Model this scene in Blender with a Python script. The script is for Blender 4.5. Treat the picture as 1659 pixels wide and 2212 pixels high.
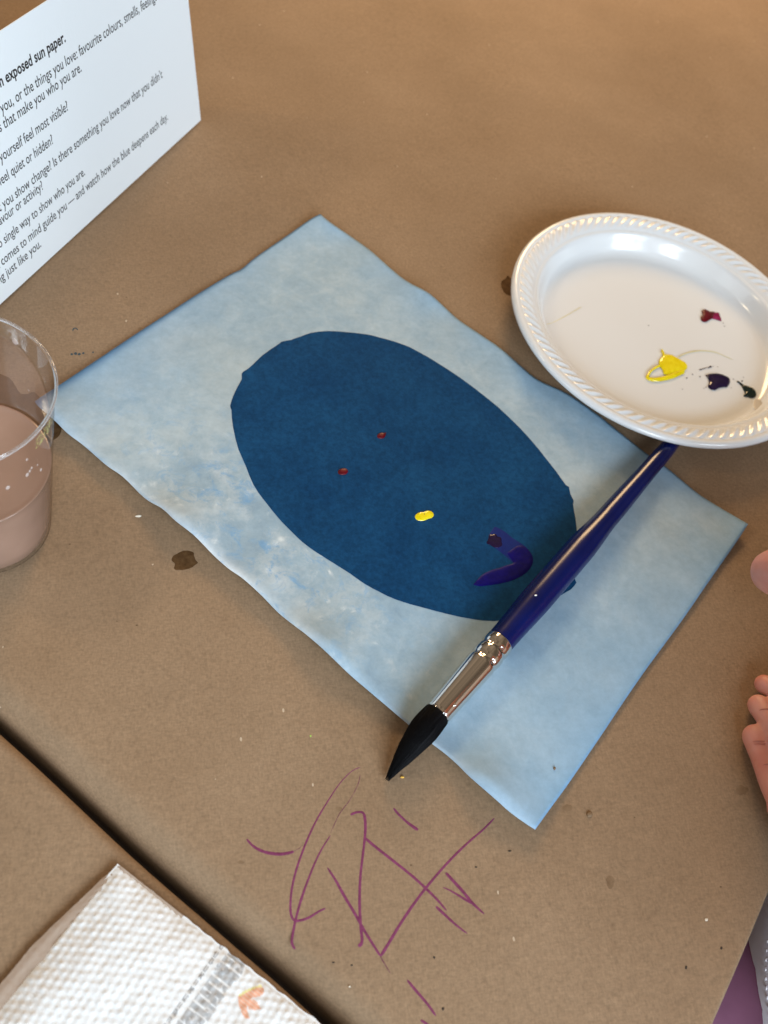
import bpy, bmesh, math, random
import numpy as np
from mathutils import Vector, Matrix, noise
random.seed(7)
for o in list(bpy.data.objects): bpy.data.objects.remove(o)
S = bpy.context.scene
COL = S.collection
# ------------------------------------------------------------------ camera
CAM = Vector((-0.11270799594, -0.25563827294, 0.35135953107))
RCV = [Vector((0.9741272939, -0.1226631442, 0.1898150897)), Vector((0.0, -0.8398896523, -0.5427571943)),
       Vector((0.2260000339, 0.5287145970, -0.8181594342))]          # right, down, forward of the camera
F, CX, CY = 1950.0, 829.5, 1106.0                                    # focal length and centre for a 1659 x 2212 picture
cd = bpy.data.cameras.new('camera'); cam = bpy.data.objects.new('camera', cd); COL.objects.link(cam)
r_, u_, b_ = RCV[0], -RCV[1], -RCV[2]
cam.matrix_world = Matrix(((r_.x, u_.x, b_.x, CAM.x), (r_.y, u_.y, b_.y, CAM.y), (r_.z, u_.z, b_.z, CAM.z), (0, 0, 0, 1)))
cd.sensor_fit = 'VERTICAL'; cd.sensor_height = 36; cd.sensor_width = 27; cd.lens = 36 * F / 2212
cd.clip_start = .01; cd.clip_end = 30
cd.dof.use_dof = True; cd.dof.focus_distance = .395; cd.dof.aperture_fstop = 11
S.camera = cam
# ------------------------------------------------------------------ world and lamps
S.view_settings.view_transform = 'Standard'; S.view_settings.look = 'None'
S.view_settings.exposure = 0; S.view_settings.gamma = 1
W = bpy.data.worlds.new('World'); S.world = W; W.use_nodes = True
wn = W.node_tree.nodes; wl = W.node_tree.links                              # the dim room: brown ceiling, darker walls
wt = wn.new('ShaderNodeTexCoord'); wsx = wn.new('ShaderNodeSeparateXYZ'); wl.new(wt.outputs['Generated'], wsx.inputs[0])
wno = wn.new('ShaderNodeTexNoise'); wno.inputs['Scale'].default_value = 2.2; wno.inputs['Detail'].default_value = 3; wl.new(wt.outputs['Generated'], wno.inputs['Vector'])
wr_ = wn.new('ShaderNodeValToRGB'); wl.new(wsx.outputs['Z'], wr_.inputs['Fac']); we = wr_.color_ramp.elements
we[0].position = .0; we[0].color = (.10, .085, .075, 1); we[1].position = .75; we[1].color = (.39, .285, .195, 1)
wm = wn.new('ShaderNodeMix'); wm.data_type = 'RGBA'; wm.blend_type = 'MULTIPLY'; wm.inputs[0].default_value = 1
wr2 = wn.new('ShaderNodeValToRGB'); wl.new(wno.outputs['Fac'], wr2.inputs['Fac']); w2e = wr2.color_ramp.elements
w2e[0].position = .38; w2e[0].color = (.45, .45, .45, 1); w2e[1].position = .62; w2e[1].color = (1.2, 1.2, 1.2, 1)
wl.new(wr_.outputs['Color'], wm.inputs[6]); wl.new(wr2.outputs['Color'], wm.inputs[7]); wl.new(wm.outputs[2], wn['Background'].inputs[0])
W.node_tree.nodes['Background'].inputs[1].default_value = .66
def area(name, loc, target, sx, sy, power, col):
    d = bpy.data.lights.new(name, 'AREA'); d.shape = 'RECTANGLE'; d.size = sx; d.size_y = sy; d.energy = power; d.color = col
    o = bpy.data.objects.new(name, d); COL.objects.link(o); o.location = loc
    o.rotation_euler = (Vector(target) - Vector(loc)).to_track_quat('-Z', 'Y').to_euler(); return o
wc = Vector((.50, -1.45, .84)); wdir = Vector((.95, .30, 0)).normalized()
for k in (-1, 0, 1):                                                 # a window of three panes to the lower right of the picture
    p = wc + wdir * (k * .62)
    area('window_light', p, p - Vector((.50, -1.45, .70)), .5, .8, 20.5, (.76, .89, 1.0))
area('side_window_light', (-1.65, -.45, .85), (.05, -.05, 0), 1.0, 1.0, 6, (.84, .93, 1.0))
area('ceiling_lamp_light', (.30, 1.15, .62), (.24, .62, 0), .40, .40, 11.5, (1, .66, .34))
area('pendant_lamp_light', (-.85, .25, .75), (.05, .0, 0), .10, .10, 1.5, (1, .78, .50))

# ------------------------------------------------------------------ helpers
def P(px, py, z=0.0):
    d = RCV[0] * ((px - CX) / F) + RCV[1] * ((py - CY) / F) + RCV[2]
    return CAM + d * ((z - CAM.z) / d.z)
def onplane(px, py, o, n):
    d = RCV[0] * ((px - CX) / F) + RCV[1] * ((py - CY) / F) + RCV[2]
    return CAM + d * ((o - CAM).dot(n) / d.dot(n))
def Rz(x0, y0, s, pts): return [(x0 + x * s, y0 + y * s) for x, y in pts]    # zoomed reading -> picture units
def lin(r, g, b):
    f = lambda c: (c / 255 / 12.92) if c / 255 <= .04045 else ((c / 255 + .055) / 1.055) ** 2.4
    return (f(r), f(g), f(b), 1)
U = Vector((.7204, -.6936, 0)); V = Vector((.6936, .7204, 0))                # directions of the table edges
def uvz(u, v, z): return Vector((u * U.x + v * V.x, u * U.y + v * V.y, z))
def nz(x, y, sc, seed=0.): return noise.noise(Vector((x * sc + seed, y * sc - seed, seed * .37)))
def tz(x, y):                                                                # slight waviness of the kraft sheet
    return .0007 * nz(x, y, 9, 3.1) + .0004 * nz(x, y, 26, 8.2) - .0008
def obj(name, me, mat=None, parent=None, smooth=True):
    if isinstance(me, bmesh.types.BMesh):
        m = bpy.data.meshes.new(name); me.to_mesh(m); me.free(); me = m
    o = bpy.data.objects.new(name, me); COL.objects.link(o)
    if mat: me.materials.clear(); me.materials.append(mat)
    if smooth: me.polygons.foreach_set('use_smooth', [True] * len(me.polygons))
    if parent: o.parent = parent; o.matrix_parent_inverse = Matrix.Translation(-parent.location)
    return o
def mesh(name, vs, fs, mat=None, parent=None, smooth=True):
    m = bpy.data.meshes.new(name); m.from_pydata([tuple(v) for v in vs], [], fs); m.update()
    return obj(name, m, mat, parent, smooth)
def thing(name, label, cat, loc, group=None):
    o = bpy.data.objects.new(name, None); COL.objects.link(o); o.location = loc; o.empty_display_size = .02
    o['label'] = label; o['category'] = cat
    if group: o['group'] = group
    return o
def tag(o, label, cat): o['label'] = label; o['category'] = cat; return o
def smoothpts(pts, n=6, closed=False):                                       # Catmull-Rom
    out = []; N = len(pts); rng = range(N if closed else N - 1)
    for i in rng:
        if closed: p = [pts[(i + k) % N] for k in (-1, 0, 1, 2)]
        else: p = [pts[max(i - 1, 0)], pts[i], pts[i + 1], pts[min(i + 2, N - 1)]]
        for j in range(n):
            t = j / n
            out.append(tuple(.5 * ((2 * b) + (c - a) * t + (2 * a - 5 * b + 4 * c - d) * t * t + (3 * b - a - 3 * c + d) * t ** 3)
                             for a, b, c, d in zip(*p)))
    if not closed: out.append(tuple(pts[-1]))
    return out
def inside(poly, x, y):
    c = False; j = len(poly) - 1
    for i in range(len(poly)):
        xi, yi = poly[i][0], poly[i][1]; xj, yj = poly[j][0], poly[j][1]
        if (yi > y) != (yj > y) and x < (xj - xi) * (y - yi) / (yj - yi) + xi: c = not c
        j = i
    return c
def bx(bm, m, sx, sy, sz):
    bmesh.ops.create_cube(bm, size=1, matrix=m @ Matrix.Diagonal((sx, sy, sz, 1)))

# ------------------------------------------------------------------ materials
class M:
    def __init__(s, name, rough=.6, col=(.5, .5, .5, 1), **kw):
        s.m = bpy.data.materials.new(name); s.m.use_nodes = True; s.t = s.m.node_tree; s.n = s.t.nodes; s.l = s.t.links
        s.b = s.n['Principled BSDF']; s.b.inputs['Roughness'].default_value = rough; s.b.inputs['Base Color'].default_value = col
        for k, v in kw.items(): s.b.inputs[k.replace('_', ' ')].default_value = v
        s.tc = s.n.new('ShaderNodeTexCoord').outputs['Object']
    def noise(s, scale, detail=4, rough=.5, vec=None, dist=0):
        n = s.n.new('ShaderNodeTexNoise'); n.inputs['Scale'].default_value = scale; n.inputs['Detail'].default_value = detail
        n.inputs['Roughness'].default_value = rough; n.inputs['Distortion'].default_value = dist
        s.l.new(vec or s.tc, n.inputs['Vector']); return n.outputs['Fac']
    def stretch(s, sx, sy, sz, rot=0):
        n = s.n.new('ShaderNodeMapping'); n.inputs['Scale'].default_value = (sx, sy, sz); n.inputs['Rotation'].default_value = (0, 0, rot)
        s.l.new(s.tc, n.inputs['Vector']); return n.outputs['Vector']
    def vor(s, scale, feature='F1', vec=None):
        n = s.n.new('ShaderNodeTexVoronoi'); n.inputs['Scale'].default_value = scale; n.feature = feature
        s.l.new(vec or s.tc, n.inputs['Vector']); return n
    def ramp(s, fac, stops, interp='LINEAR'):
        n = s.n.new('ShaderNodeValToRGB'); n.color_ramp.interpolation = interp; e = n.color_ramp.elements
        while len(e) < len(stops): e.new(.5)
        for i, (p, c) in enumerate(stops):
            e[i].position = p; e[i].color = c if len(c) == 4 else (*c, 1)
        s.l.new(fac, n.inputs['Fac']); return n.outputs['Color']
    def mix(s, a, b, fac, mode='MIX'):
        n = s.n.new('ShaderNodeMix'); n.data_type = 'RGBA'; n.blend_type = mode
        for sock, v in ((n.inputs[6], a), (n.inputs[7], b), (n.inputs[0], fac)):
            if isinstance(v, (int, float)): sock.default_value = v
            elif isinstance(v, tuple): sock.default_value = v if len(v) == 4 else (*v, 1)
            else: s.l.new(v, sock)
        return n.outputs[2]
    def math(s, op, a, b=0., c=0.):
        n = s.n.new('ShaderNodeMath'); n.operation = op
        for sock, v in zip(n.inputs, (a, b, c)):
            if isinstance(v, (int, float)): sock.default_value = v
            else: s.l.new(v, sock)
        return n.outputs[0]
    def attr(s, name):
        n = s.n.new('ShaderNodeAttribute'); n.attribute_name = name; return n
    def color(s, c): s.l.new(c, s.b.inputs['Base Color']); return s
    def bump(s, h, strength, dist):
        n = s.n.new('ShaderNodeBump'); n.inputs['Strength'].default_value = strength; n.inputs['Distance'].default_value = dist
        s.l.new(h, n.inputs['Height'])
        if s.b.inputs['Normal'].links: s.l.new(s.b.inputs['Normal'].links[0].from_socket, n.inputs['Normal'])
        s.l.new(n.outputs['Normal'], s.b.inputs['Normal']); return s
G = lambda v: (v, v, v, 1)

def kraft(name, tint=1.0):
    k = M(name, .78)
    base = (.276 * tint, .190 * tint, .118 * tint, 1)
    big = k.ramp(k.noise(9, 4, .6), [(.3, (.86, .83, .79)), (.7, (1.08, 1.07, 1.06))])
    c = k.mix(base, big, 1.0, 'MULTIPLY')
    n1 = k.noise(1150, 4, .6, k.stretch(1, .4, 1, .5)); n2 = k.noise(1150, 4, .6, k.stretch(.4, 1, 1, -.3)); n3 = k.noise(230, 5, .7)
    c = k.mix(c, k.ramp(n1, [(.28, G(.72)), (.5, G(1.0)), (.74, G(1.24))]), .55, 'MULTIPLY')
    c = k.mix(c, k.ramp(n2, [(.28, G(.72)), (.5, G(1.0)), (.74, G(1.24))]), .55, 'MULTIPLY')
    c = k.mix(c, k.ramp(n3, [(.3, (.90, .87, .84)), (.65, (1.05, 1.045, 1.04))]), .55, 'MULTIPLY')
    sp = k.vor(95, 'F1', k.stretch(1, 1.7, 1, .4))                           # dark and light specks in the pulp
    spm = k.math('MULTIPLY', k.math('LESS_THAN', sp.outputs['Distance'], .05), k.math('GREATER_THAN', k.noise(31, 2), .60))
    c = k.mix(c, (.07, .035, .015, 1), k.math('MULTIPLY', spm, .75))
    sp2 = k.vor(60, 'F1', k.stretch(1.9, 1, 1, .9))
    spm2 = k.math('MULTIPLY', k.math('LESS_THAN', sp2.outputs['Distance'], .05), k.math('GREATER_THAN', k.noise(47, 2), .55))
    c = k.mix(c, (.55, .44, .32, 1), k.math('MULTIPLY', spm2, .8))
    k.color(c)
    k.bump(n1, .4, .00013).bump(n2, .4, .00013).bump(n3, .15, .0003)
    k.b.inputs['Specular IOR Level'].default_value = .3
    return k.m
KRAFT = kraft('kraft_paper'); KRAFT2 = kraft('kraft_paper_second', .96)
def plain(name, col, rough=.5, **kw):
    k = M(name, rough, col, **kw); n = k.noise(160, 3)
    k.color(k.mix(col, k.ramp(n, [(.3, G(.9)), (.7, G(1.08))]), 1.0, 'MULTIPLY')); return k.m
WHITE_CARD = M('white_card_stock', .62, (.84, .89, .92, 1)); WHITE_CARD.bump(WHITE_CARD.noise(900, 4), .35, .0002)
WHITE_CARD = WHITE_CARD.m
INK = plain('black_print_ink', (.018, .018, .02, 1), .6)
k = M('marker_ink', .55); k.color(k.ramp(k.noise(500, 4, .7), [(.3, (.125, .016, .060)), (.7, (.215, .036, .115))])); MARKER = k.m
k = M('faint_marker_ink', .6); k.color(k.ramp(k.noise(600, 4, .7), [(.42, (.13, .035, .055)), (.6, (.24, .14, .10))])); FAINT = k.m
k = M('wet_paper_stain', .75); k.b.inputs['Specular IOR Level'].default_value = .1; k.color(k.ramp(k.noise(300, 4, .7), [(.3, (.058, .028, .010)), (.7, (.120, .064, .026))])); STAIN = k.m
k = M('dried_paper_stain', .7); k.color(k.ramp(k.noise(300, 4, .7), [(.3, (.15, .090, .045)), (.7, (.225, .145, .080))])); STAIN2 = k.m
DARKFLOOR = plain('dark_floor', (.03, .022, .018, 1), .6)

def print_mat():
    k = M('cyanotype_light', .72); k.b.inputs['Specular IOR Level'].default_value = .3
    n1 = k.noise(17, 6, .62, dist=.3); n2 = k.noise(75, 6, .75, dist=.5); n3 = k.noise(11, 3, .5); n4 = k.noise(240, 5, .7)
    f = k.math('ADD', k.math('MULTIPLY', n1, .55), k.math('MULTIPLY', n2, .45))
    c = k.ramp(f, [(.32, (.23, .34, .44)), (.45, (.30, .415, .50)), (.55, (.365, .47, .535)), (.68, (.46, .545, .58))])
    c = k.mix(c, (.40, .43, .40, 1), k.math('MULTIPLY', k.ramp(n3, [(.52, G(0)), (.70, G(1))]), .35))     # greyish patches
    at = k.attr('dye_and_edge_light'); sep = k.n.new('ShaderNodeSeparateColor'); k.l.new(at.outputs['Color'], sep.inputs[0])
    c = k.mix(c, (.19, .41, .66, 1), k.math('MULTIPLY', sep.outputs[0], k.math('ADD', .35, n2)))          # bluer washes near the edges
    spot = k.vor(150, 'F1'); sm = k.math('MULTIPLY', k.ramp(spot.outputs['Distance'], [(.10, G(1)), (.34, G(0))]), k.ramp(n2, [(.50, G(0)), (.62, G(1))]))
    c = k.mix(c, (.74, .80, .82, 1), k.math('MULTIPLY', k.math('MULTIPLY', sm, sep.outputs[1]), .9))      # white undyed spots
    c = k.mix(c, (.74, .75, .74, 1), at.outputs['Alpha'])  # light catching the raised lower-left edge, painted as a white rim
    c = k.mix(c, (.56, .63, .66, 1), k.math('MULTIPLY', k.ramp(k.noise(38, 6, .7), [(.47, G(0)), (.74, G(1))]), k.math('MULTIPLY', sep.outputs[1], .9)))
    c = k.mix(c, (.16, .34, .56, 1), k.math('MULTIPLY', k.ramp(k.noise(120, 6, .75, dist=.6), [(.52, G(0)), (.66, G(1))]), k.math('MULTIPLY', sep.outputs[1], .8)))
    c = k.mix(c, (.03, .13, .29, 1), sep.outputs[2])  # dark blue edges: dye, plus painted shade of the curled top-left edge
    c = k.mix(c, k.ramp(n4, [(.3, G(.9)), (.7, G(1.09))]), .8, 'MULTIPLY')
    k.color(c); k.bump(n4, .35, .00025).bump(k.noise(900, 3), .3, .0001); return k.m
PRINT = print_mat()
k = M('cyanotype_dark', .8); k.b.inputs['Specular IOR Level'].default_value = .08
n = k.noise(420, 5, .7); n2 = k.noise(28, 5, .6)
c = k.ramp(n2, [(.3, (.0038, .038, .108)), (.7, (.0070, .057, .145))])
k.color(k.mix(c, k.ramp(n, [(.3, G(.75)), (.72, G(1.4))]), .9, 'MULTIPLY')); k.bump(n, .5, .0002); OVAL = k.m
k = M('white_plastic', .17, (.76, .785, .80, 1)); k.b.inputs['Subsurface Weight'].default_value = 0; k.b.inputs['Coat Weight'].default_value = .2
k.b.inputs['Coat Roughness'].default_value = .10; k.bump(k.noise(60, 2), .08, .0006); PLATE = k.m
k = M('blue_lacquer', .24, (.001, .010, .12, 1)); k.b.inputs['Specular IOR Level'].default_value = .42
k.color(k.ramp(k.noise(40, 3), [(.3, (.0010, .004, .055)), (.7, (.0014, .008, .10))])); k.bump(k.noise(90, 3), .05, .0004); LACQ = k.m
k = M('nickel_ferrule', .10, (.78, .76, .72, 1)); k.b.inputs['Metallic'].default_value = 1; k.bump(k.noise(150, 3), .05, .0003); NICKEL = k.m
BRISTLE = plain('black_bristle', (.004, .004, .005, 1), .55, Specular_IOR_Level=.07)
def wet(name, a, b, rough=.12, sc=300, spec=.5):
    k = M(name, rough); k.color(k.ramp(k.noise(sc, 4, .6), [(.3, a), (.7, b)])); k.b.inputs['Specular IOR Level'].default_value = spec
    k.bump(k.noise(sc, 3), .25, .0003); return k.m
YEL = wet('yellow_paint', (.78, .62, .0), (.90, .78, .02)); YEL2 = wet('thin_yellow_paint', (.64, .60, .30), (.70, .66, .42), .3)
RED = wet('dark_red_paint', (.075, .001, .006), (.13, .002, .010), .38, spec=.25); MAG = wet('magenta_paint', (.14, .003, .030), (.30, .02, .10))
PUR = wet('dark_violet_paint', (.010, .004, .030), (.016, .007, .045)); GRN = wet('dark_green_paint', (.004, .012, .012), (.008, .022, .020))
NAVY = wet('deep_blue_paint', (.002, .002, .085), (.006, .004, .15), .45, spec=.12); NAVY2 = wet('thin_blue_paint', (.008, .018, .13), (.010, .026, .15), .5, spec=.1)
GREY = plain('grey_smear', (.45, .43, .41, 1), .4)

# ------------------------------------------------------------------ floor and the two kraft covered tables
bm = bmesh.new(); bmesh.ops.create_grid(bm, x_segments=2, y_segments=2, size=3, matrix=Matrix.Translation((.3, 0, -.74)))
fl = obj('floor', bm, DARKFLOOR); fl['kind'] = 'structure'

gA, gB = P(0, 1590), P(704, 2212); eA, eB = P(1659, 1940.5), P(1539, 2212)
vgap = (gA.dot(V) + gB.dot(V)) / 2; ued = (eA.dot(U) + eB.dot(U)) / 2
def table(name, label, u0, u1, v0, v1, ru, rv, mat, side, loc, lift=0.):
    t = thing(name, label, 'table', loc)
    def axis(a, b, r, at_end, step):       # parameter -> (position, drop): flat run, rounded fold, hanging side
        L = []
        n = int((b - a) / step) + 1
        for i in range(n + 1): L.append((a + (b - a) * i / n, 0.))
        arc = [(r * math.sin(q), r - r * math.cos(q)) for q in [math.pi / 2 * j / 8 for j in range(1, 9)]]
        for dx, dz in arc: L.append((b + dx, -dz))
        for dz in (.008, .016, .026): L.append((b + r + .0005, -r - dz))
        return L
    us = axis(u0, u1 - ru, ru, True, .009)
    if side > 0: vs = [(-p, d) for p, d in axis(-v1, -(v0 + rv), rv, True, .009)]
    else: vs = axis(v0, v1 - rv, rv, True, .009)
    Vs, Fs = [], []
    for a, da in us:
        for b, db in vs:
            p = uvz(a, b, 0); e = 1 if da == 0 and db == 0 else 0
            wob = .0006 * nz(a, b, 14, 5) 
            if da < 0: p += U * wob * 1.5
            if db < 0: p += V * wob * 2
            p.z = tz(p.x, p.y) + da + db + lift
            Vs.append(p)
    m = len(vs)
    for i in range(len(us) - 1):
        for j in range(m - 1):
            q = (i * m + j, (i + 1) * m + j, (i + 1) * m + j + 1, i * m + j + 1)
            Fs.append(q if side < 0 else q[::-1])
    o = mesh('paper_cover', Vs, Fs, mat, t)
    bm = bmesh.new()
    mm = Matrix(((U.x, V.x, 0, 0), (U.y, V.y, 0, 0), (0, 0, 1, 0), (0, 0, 0, 1)))
    bx(bm, Matrix.Translation(uvz((u0 + u1) / 2, (v0 + v1) / 2, -.020)) @ mm, (u1 - u0) - 2 * max(ru, .004), (v1 - v0) - 2 * max(rv, .004), .026)
    obj('tabletop', bm, DARKFLOOR, t, False)
    return t
MT = table('craft_table', 'large table covered in brown kraft paper under the blue print', -.75, ued, vgap + .0045, .95, .0016, .0125, KRAFT, 1, (0.1, .1, -.74))
ST = table('craft_table', 'second brown kraft paper table at lower left, holding the paper towel', -.75, ued + .05, vgap - .42, vgap, .002, .0045, KRAFT2, -1, (-.25, -.3, -.74), -.0006)

# ---- thin ribbon (marker, paint trail) lying on a surface function
def ribbon(name, pts, w, zf, mat, parent, h=.00012, n=5, taper=True, rough=.12):
    """pts in picture units; w full width in metres"""
    pts = smoothpts([P(x, y, zf0(zf, x, y))[:2] for x, y in pts], n)
    ws = w if isinstance(w, (list, tuple)) else [w] * 2
    Vs, Fs = [], []; N = len(pts)
    for i, (x, y) in enumerate(pts):
        a = pts[max(i - 1, 0)]; b = pts[min(i + 1, N - 1)]; d = Vector((b[0] - a[0], b[1] - a[1])); d.normalize(); nn = Vector((-d.y, d.x))
        t = i / (N - 1); k = t * (len(ws) - 1); j = min(int(k), len(ws) - 2); ww = ws[j] + (ws[j + 1] - ws[j]) * (k - j)
        ww *= 1 + rough * noise.noise(Vector((x * 900, y * 900, .3)))
        if taper: ww *= min(1, .35 + 1.3 * min(i, N - 1 - i) / max(1, n * .5))
        for s, hh in ((-.5, .00002), (-.3, h * .8), (0, h), (.3, h * .8), (.5, .00002)):
            X, Y = x + nn.x * ww * s, y + nn.y * ww * s
            Vs.append((X, Y, zf(X, Y) + hh))
    for i in range(N - 1):
        for j in range(4): Fs.append((i * 5 + j, (i + 1) * 5 + j, (i + 1) * 5 + j + 1, i * 5 + j + 1)[::-1])
    return mesh(name, Vs, Fs, mat, parent)
def zf0(zf, px, py):
    z = 0.
    for _ in range(3):
        p = P(px, py, z); z = zf(p.x, p.y)
    return z
def blob(name, poly, zf, mat, parent, h=.0006, jag=0., rings=7, sm=4, power=.5):
    """star-shaped dome from an outline in picture units"""
    pts = [P(x, y, zf0(zf, x, y))[:2] for x, y in poly]; pts = smoothpts(pts, sm, True) if sm > 1 else pts
    cx = sum(p[0] for p in pts) / len(pts); cy = sum(p[1] for p in pts) / len(pts)
    if jag:
        q = []
        for i, (x, y) in enumerate(pts):
            k = 1 + jag * noise.noise(Vector((x * 700, y * 700, 1.7))); q.append((cx + (x - cx) * k, cy + (y - cy) * k))
        pts = q
    N = len(pts); Vs, Fs = [(cx, cy, zf(cx, cy) + h)], []
    for r in range(1, rings + 1):
        t = r / rings; t = 1 - (1 - t) ** 1.5
        for x, y in pts:
            X, Y = cx + (x - cx) * t, cy + (y - cy) * t
            Vs.append((X, Y, zf(X, Y) + .00002 + h * max(0, 1 - t ** 3) ** power))
    for i in range(N):
        j = (i + 1) % N; Fs.append((0, 1 + i, 1 + j))
        for r in range(rings - 1): Fs.append((1 + r * N + i, 1 + (r + 1) * N + i, 1 + (r + 1) * N + j, 1 + r * N + j))
    a = sum(pts[i][0] * pts[(i + 1) % N][1] - pts[(i + 1) % N][0] * pts[i][1] for i in range(N))
    if a < 0: Fs = [f[::-1] for f in Fs]
    return mesh(name, Vs, Fs, mat, parent)

SC7 = (493.7, 1645.8, .3968)
strokes = [
    ([(718, 28), (665, 55), (600, 125), (540, 215), (480, 315), (430, 420), (395, 510), (365, 600), (345, 690), (337, 770), (340, 830), (358, 862), (395, 862), (440, 846), (490, 815), (528, 797)], [.0003, .0004, .0007, .0008, .0008, .0009, .0009, .0006], MARKER),
    ([(717, 70), (705, 120), (665, 200), (600, 290), (555, 390)], [.0004, .0004, .0003], FAINT),
    ([(555, 400), (510, 470), (470, 550), (430, 650), (395, 750), (365, 860), (348, 950), (346, 990), (362, 1020)], [.0004, .0007, .0009, .0009, .0009], MARKER),
    ([(663, 288), (695, 275), (728, 275), (741, 300), (745, 360), (741, 420), (732, 500), (720, 600), (714, 700), (714, 800), (720, 900), (727, 965), (722, 990), (706, 1004)], [.0009, .0010, .0011, .0009, .0010, .0011, .0010, .0014], MARKER),
    ([(741, 412), (790, 455), (860, 510), (930, 565), (1010, 630), (1080, 695), (1140, 755), (1187, 810)], [.0010, .0011, .0010, .0010, .0007], MARKER),
    ([(1448, 305), (1390, 365), (1320, 425), (1240, 500), (1160, 585), (1075, 685), (1000, 785), (930, 890), (870, 990), (828, 1058)], [.0006, .0008, .0009, .0010, .0011, .0011], MARKER),
    ([(537, 575), (580, 640), (630, 730), (690, 830), (740, 920), (790, 1000), (826, 1056)], [.0006, .0011, .0011, .0010, .0008], MARKER),
    ([(826, 1058), (850, 1100), (882, 1152)], [.0006, .0003], FAINT),
    ([(98, 420), (130, 455), (170, 480), (220, 496), (280, 502), (330, 495), (355, 487)], [.0007, .0011, .0012, .0010], MARKER),
    ([(355, 487), (385, 470), (405, 450)], [.0004, .0002], FAINT),
    ([(898, 252), (930, 290), (980, 335), (1032, 371)], [.0009, .0009, .0014], MARKER),
    ([(1182, 603), (1225, 650), (1275, 705), (1320, 760), (1355, 795), (1392, 828)], [.0012, .0012, .0011, .0006], MARKER),
    ([(1166, 682), (1210, 702), (1265, 735), (1325, 772)], [.0003, .0008, .0009], MARKER),
    ([(1128, 787), (1175, 830), (1235, 885), (1300, 935)], [.0011, .0010, .0005], MARKER),
    ([(972, 1187), (1020, 1245), (1080, 1315), (1128, 1382)], [.0009, .0010, .0008], MARKER),
    ([(1045, 1405), (1090, 1435), (1120, 1470)], [.0009, .0009], MARKER)]
for pts, w, m_ in strokes: ribbon('marker_stroke', Rz(*SC7, pts), w, tz, m_, MT, h=.00006)

def circ(cx, cy, rx, ry, n=14, j=.18, seed=0):
    rnd = random.Random(seed + cx); return [(cx + rx * math.cos(2 * math.pi * i / n) * (1 + j * rnd.uniform(-1, 1)), cy + ry * math.sin(2 * math.pi * i / n) * (1 + j * rnd.uniform(-1, 1))) for i in range(n)]
st = blob('water_stain', Rz(109.7, 877.8, .3637, [(725, 890), (760, 868), (800, 856), (845, 866), (853, 890), (862, 915), (876, 930), (855, 945), (838, 958), (800, 970), (765, 972), (735, 966), (735, 935), (716, 912)]), tz, STAIN, MT, h=.00003, jag=.06)
st['label'] = 'dark brown water blot on kraft paper'
blob('water_stain', circ(1100, 617, 17, 20, seed=2), tz, STAIN, MT, h=.00003, jag=.1)
blob('water_stain', [(-60, 845), (-20, 812), (20, 816), (45, 850), (75, 848), (95, 870), (110, 880), (128, 900), (134, 925), (118, 950), (90, 960), (40, 930), (0, 900), (-50, 890)], tz, STAIN, MT, h=.00003, jag=.08)
blob('dried_stain', circ(1226, 1745, 10, 7, seed=1), tz, STAIN2, MT, h=.00002)
blob('dried_stain', circ(1318, 1905, 9, 14, seed=4), tz, STAIN2, MT, h=.00002)
blob('dried_stain', circ(1602, 1707, 13, 10, seed=5), tz, STAIN2, MT, h=.00002)
blob('dried_stain', circ(733, 1748, 8, 5, seed=6), tz, STAIN2, MT, h=.00002)
blob('dried_stain', circ(520, 1863, 7, 4, seed=7), tz, STAIN2, MT, h=.00002)
BLUEINK = plain('blue_ink_dot', (.02, .05, .07, 1), .6)
for x, y, r in ((155, 765, 3), (163, 764, 3.6), (171, 765, 3.2), (180, 763, 3), (201, 761, 2.2)):
    blob('ink_dot', circ(x, y, r, r * .8, 8), tz, BLUEINK, MT, h=.00003, sm=2)
ribbon('pencil_arc', [(157, 715), (159, 710), (164, 709), (168, 713)], .0006, tz, BLUEINK, MT, h=.00003)
WFL = plain('pale_fleck', (.72, .66, .55, 1), .7); YFL = plain('orange_fleck', (.75, .42, .06, 1), .6); GFL = plain('green_fleck', (.35, .6, .1, 1), .6); DFL = plain('dark_fleck', (.03, .018, .01, 1), .7)
for x, y, rx, ry, m_, nm in ((299, 1114.5, 7, 2.6, WFL, 'paper_fleck'), (1426.4 + 635 * .15675, 1865.3 + 775 * .15675, 3.4, 3, WFL, 'paper_fleck'),
        (755, 2131, 2.2, 2, WFL, 'paper_fleck'), (671, 1590, 1.6, 2.2, GFL, 'paint_fleck'), (1101, 1838, 4, 2, DFL, 'dark_fleck'), (938, 2068, 2.4, 2.8, DFL, 'dark_fleck'),
        (957, 2179, 3, 4, DFL, 'dark_fleck'), (1558, 2048, 2.5, 3.6, DFL, 'dark_fleck'), (1482, 2090, 3, 4, DFL, 'dark_fleck'), (1028, 1873, 3.2, 1.6, DFL, 'dark_fleck'), (760, 2085, 3, 2, DFL, 'dark_fleck'), (720, 2079, 3.2, 1.8, DFL, 'dark_fleck')):
    blob(nm, circ(x, y, rx, ry, 8), tz, m_, MT, h=.00025 if m_ in (WFL,) else .00008, sm=2)
tag(blob('crumb', circ(869, 1679, 4.2, 2.6, 8), tz, YFL, None, h=.0006, sm=2), 'tiny orange crumb on the kraft paper beside the bristle tip', 'crumb')
tag(blob('crumb', circ(1273, 1759, 6.5, 6.5, 10, .05), tz, STAIN2, None, h=.0008, sm=2), 'small round brown crumb on kraft paper right of the print corner', 'crumb')

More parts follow.
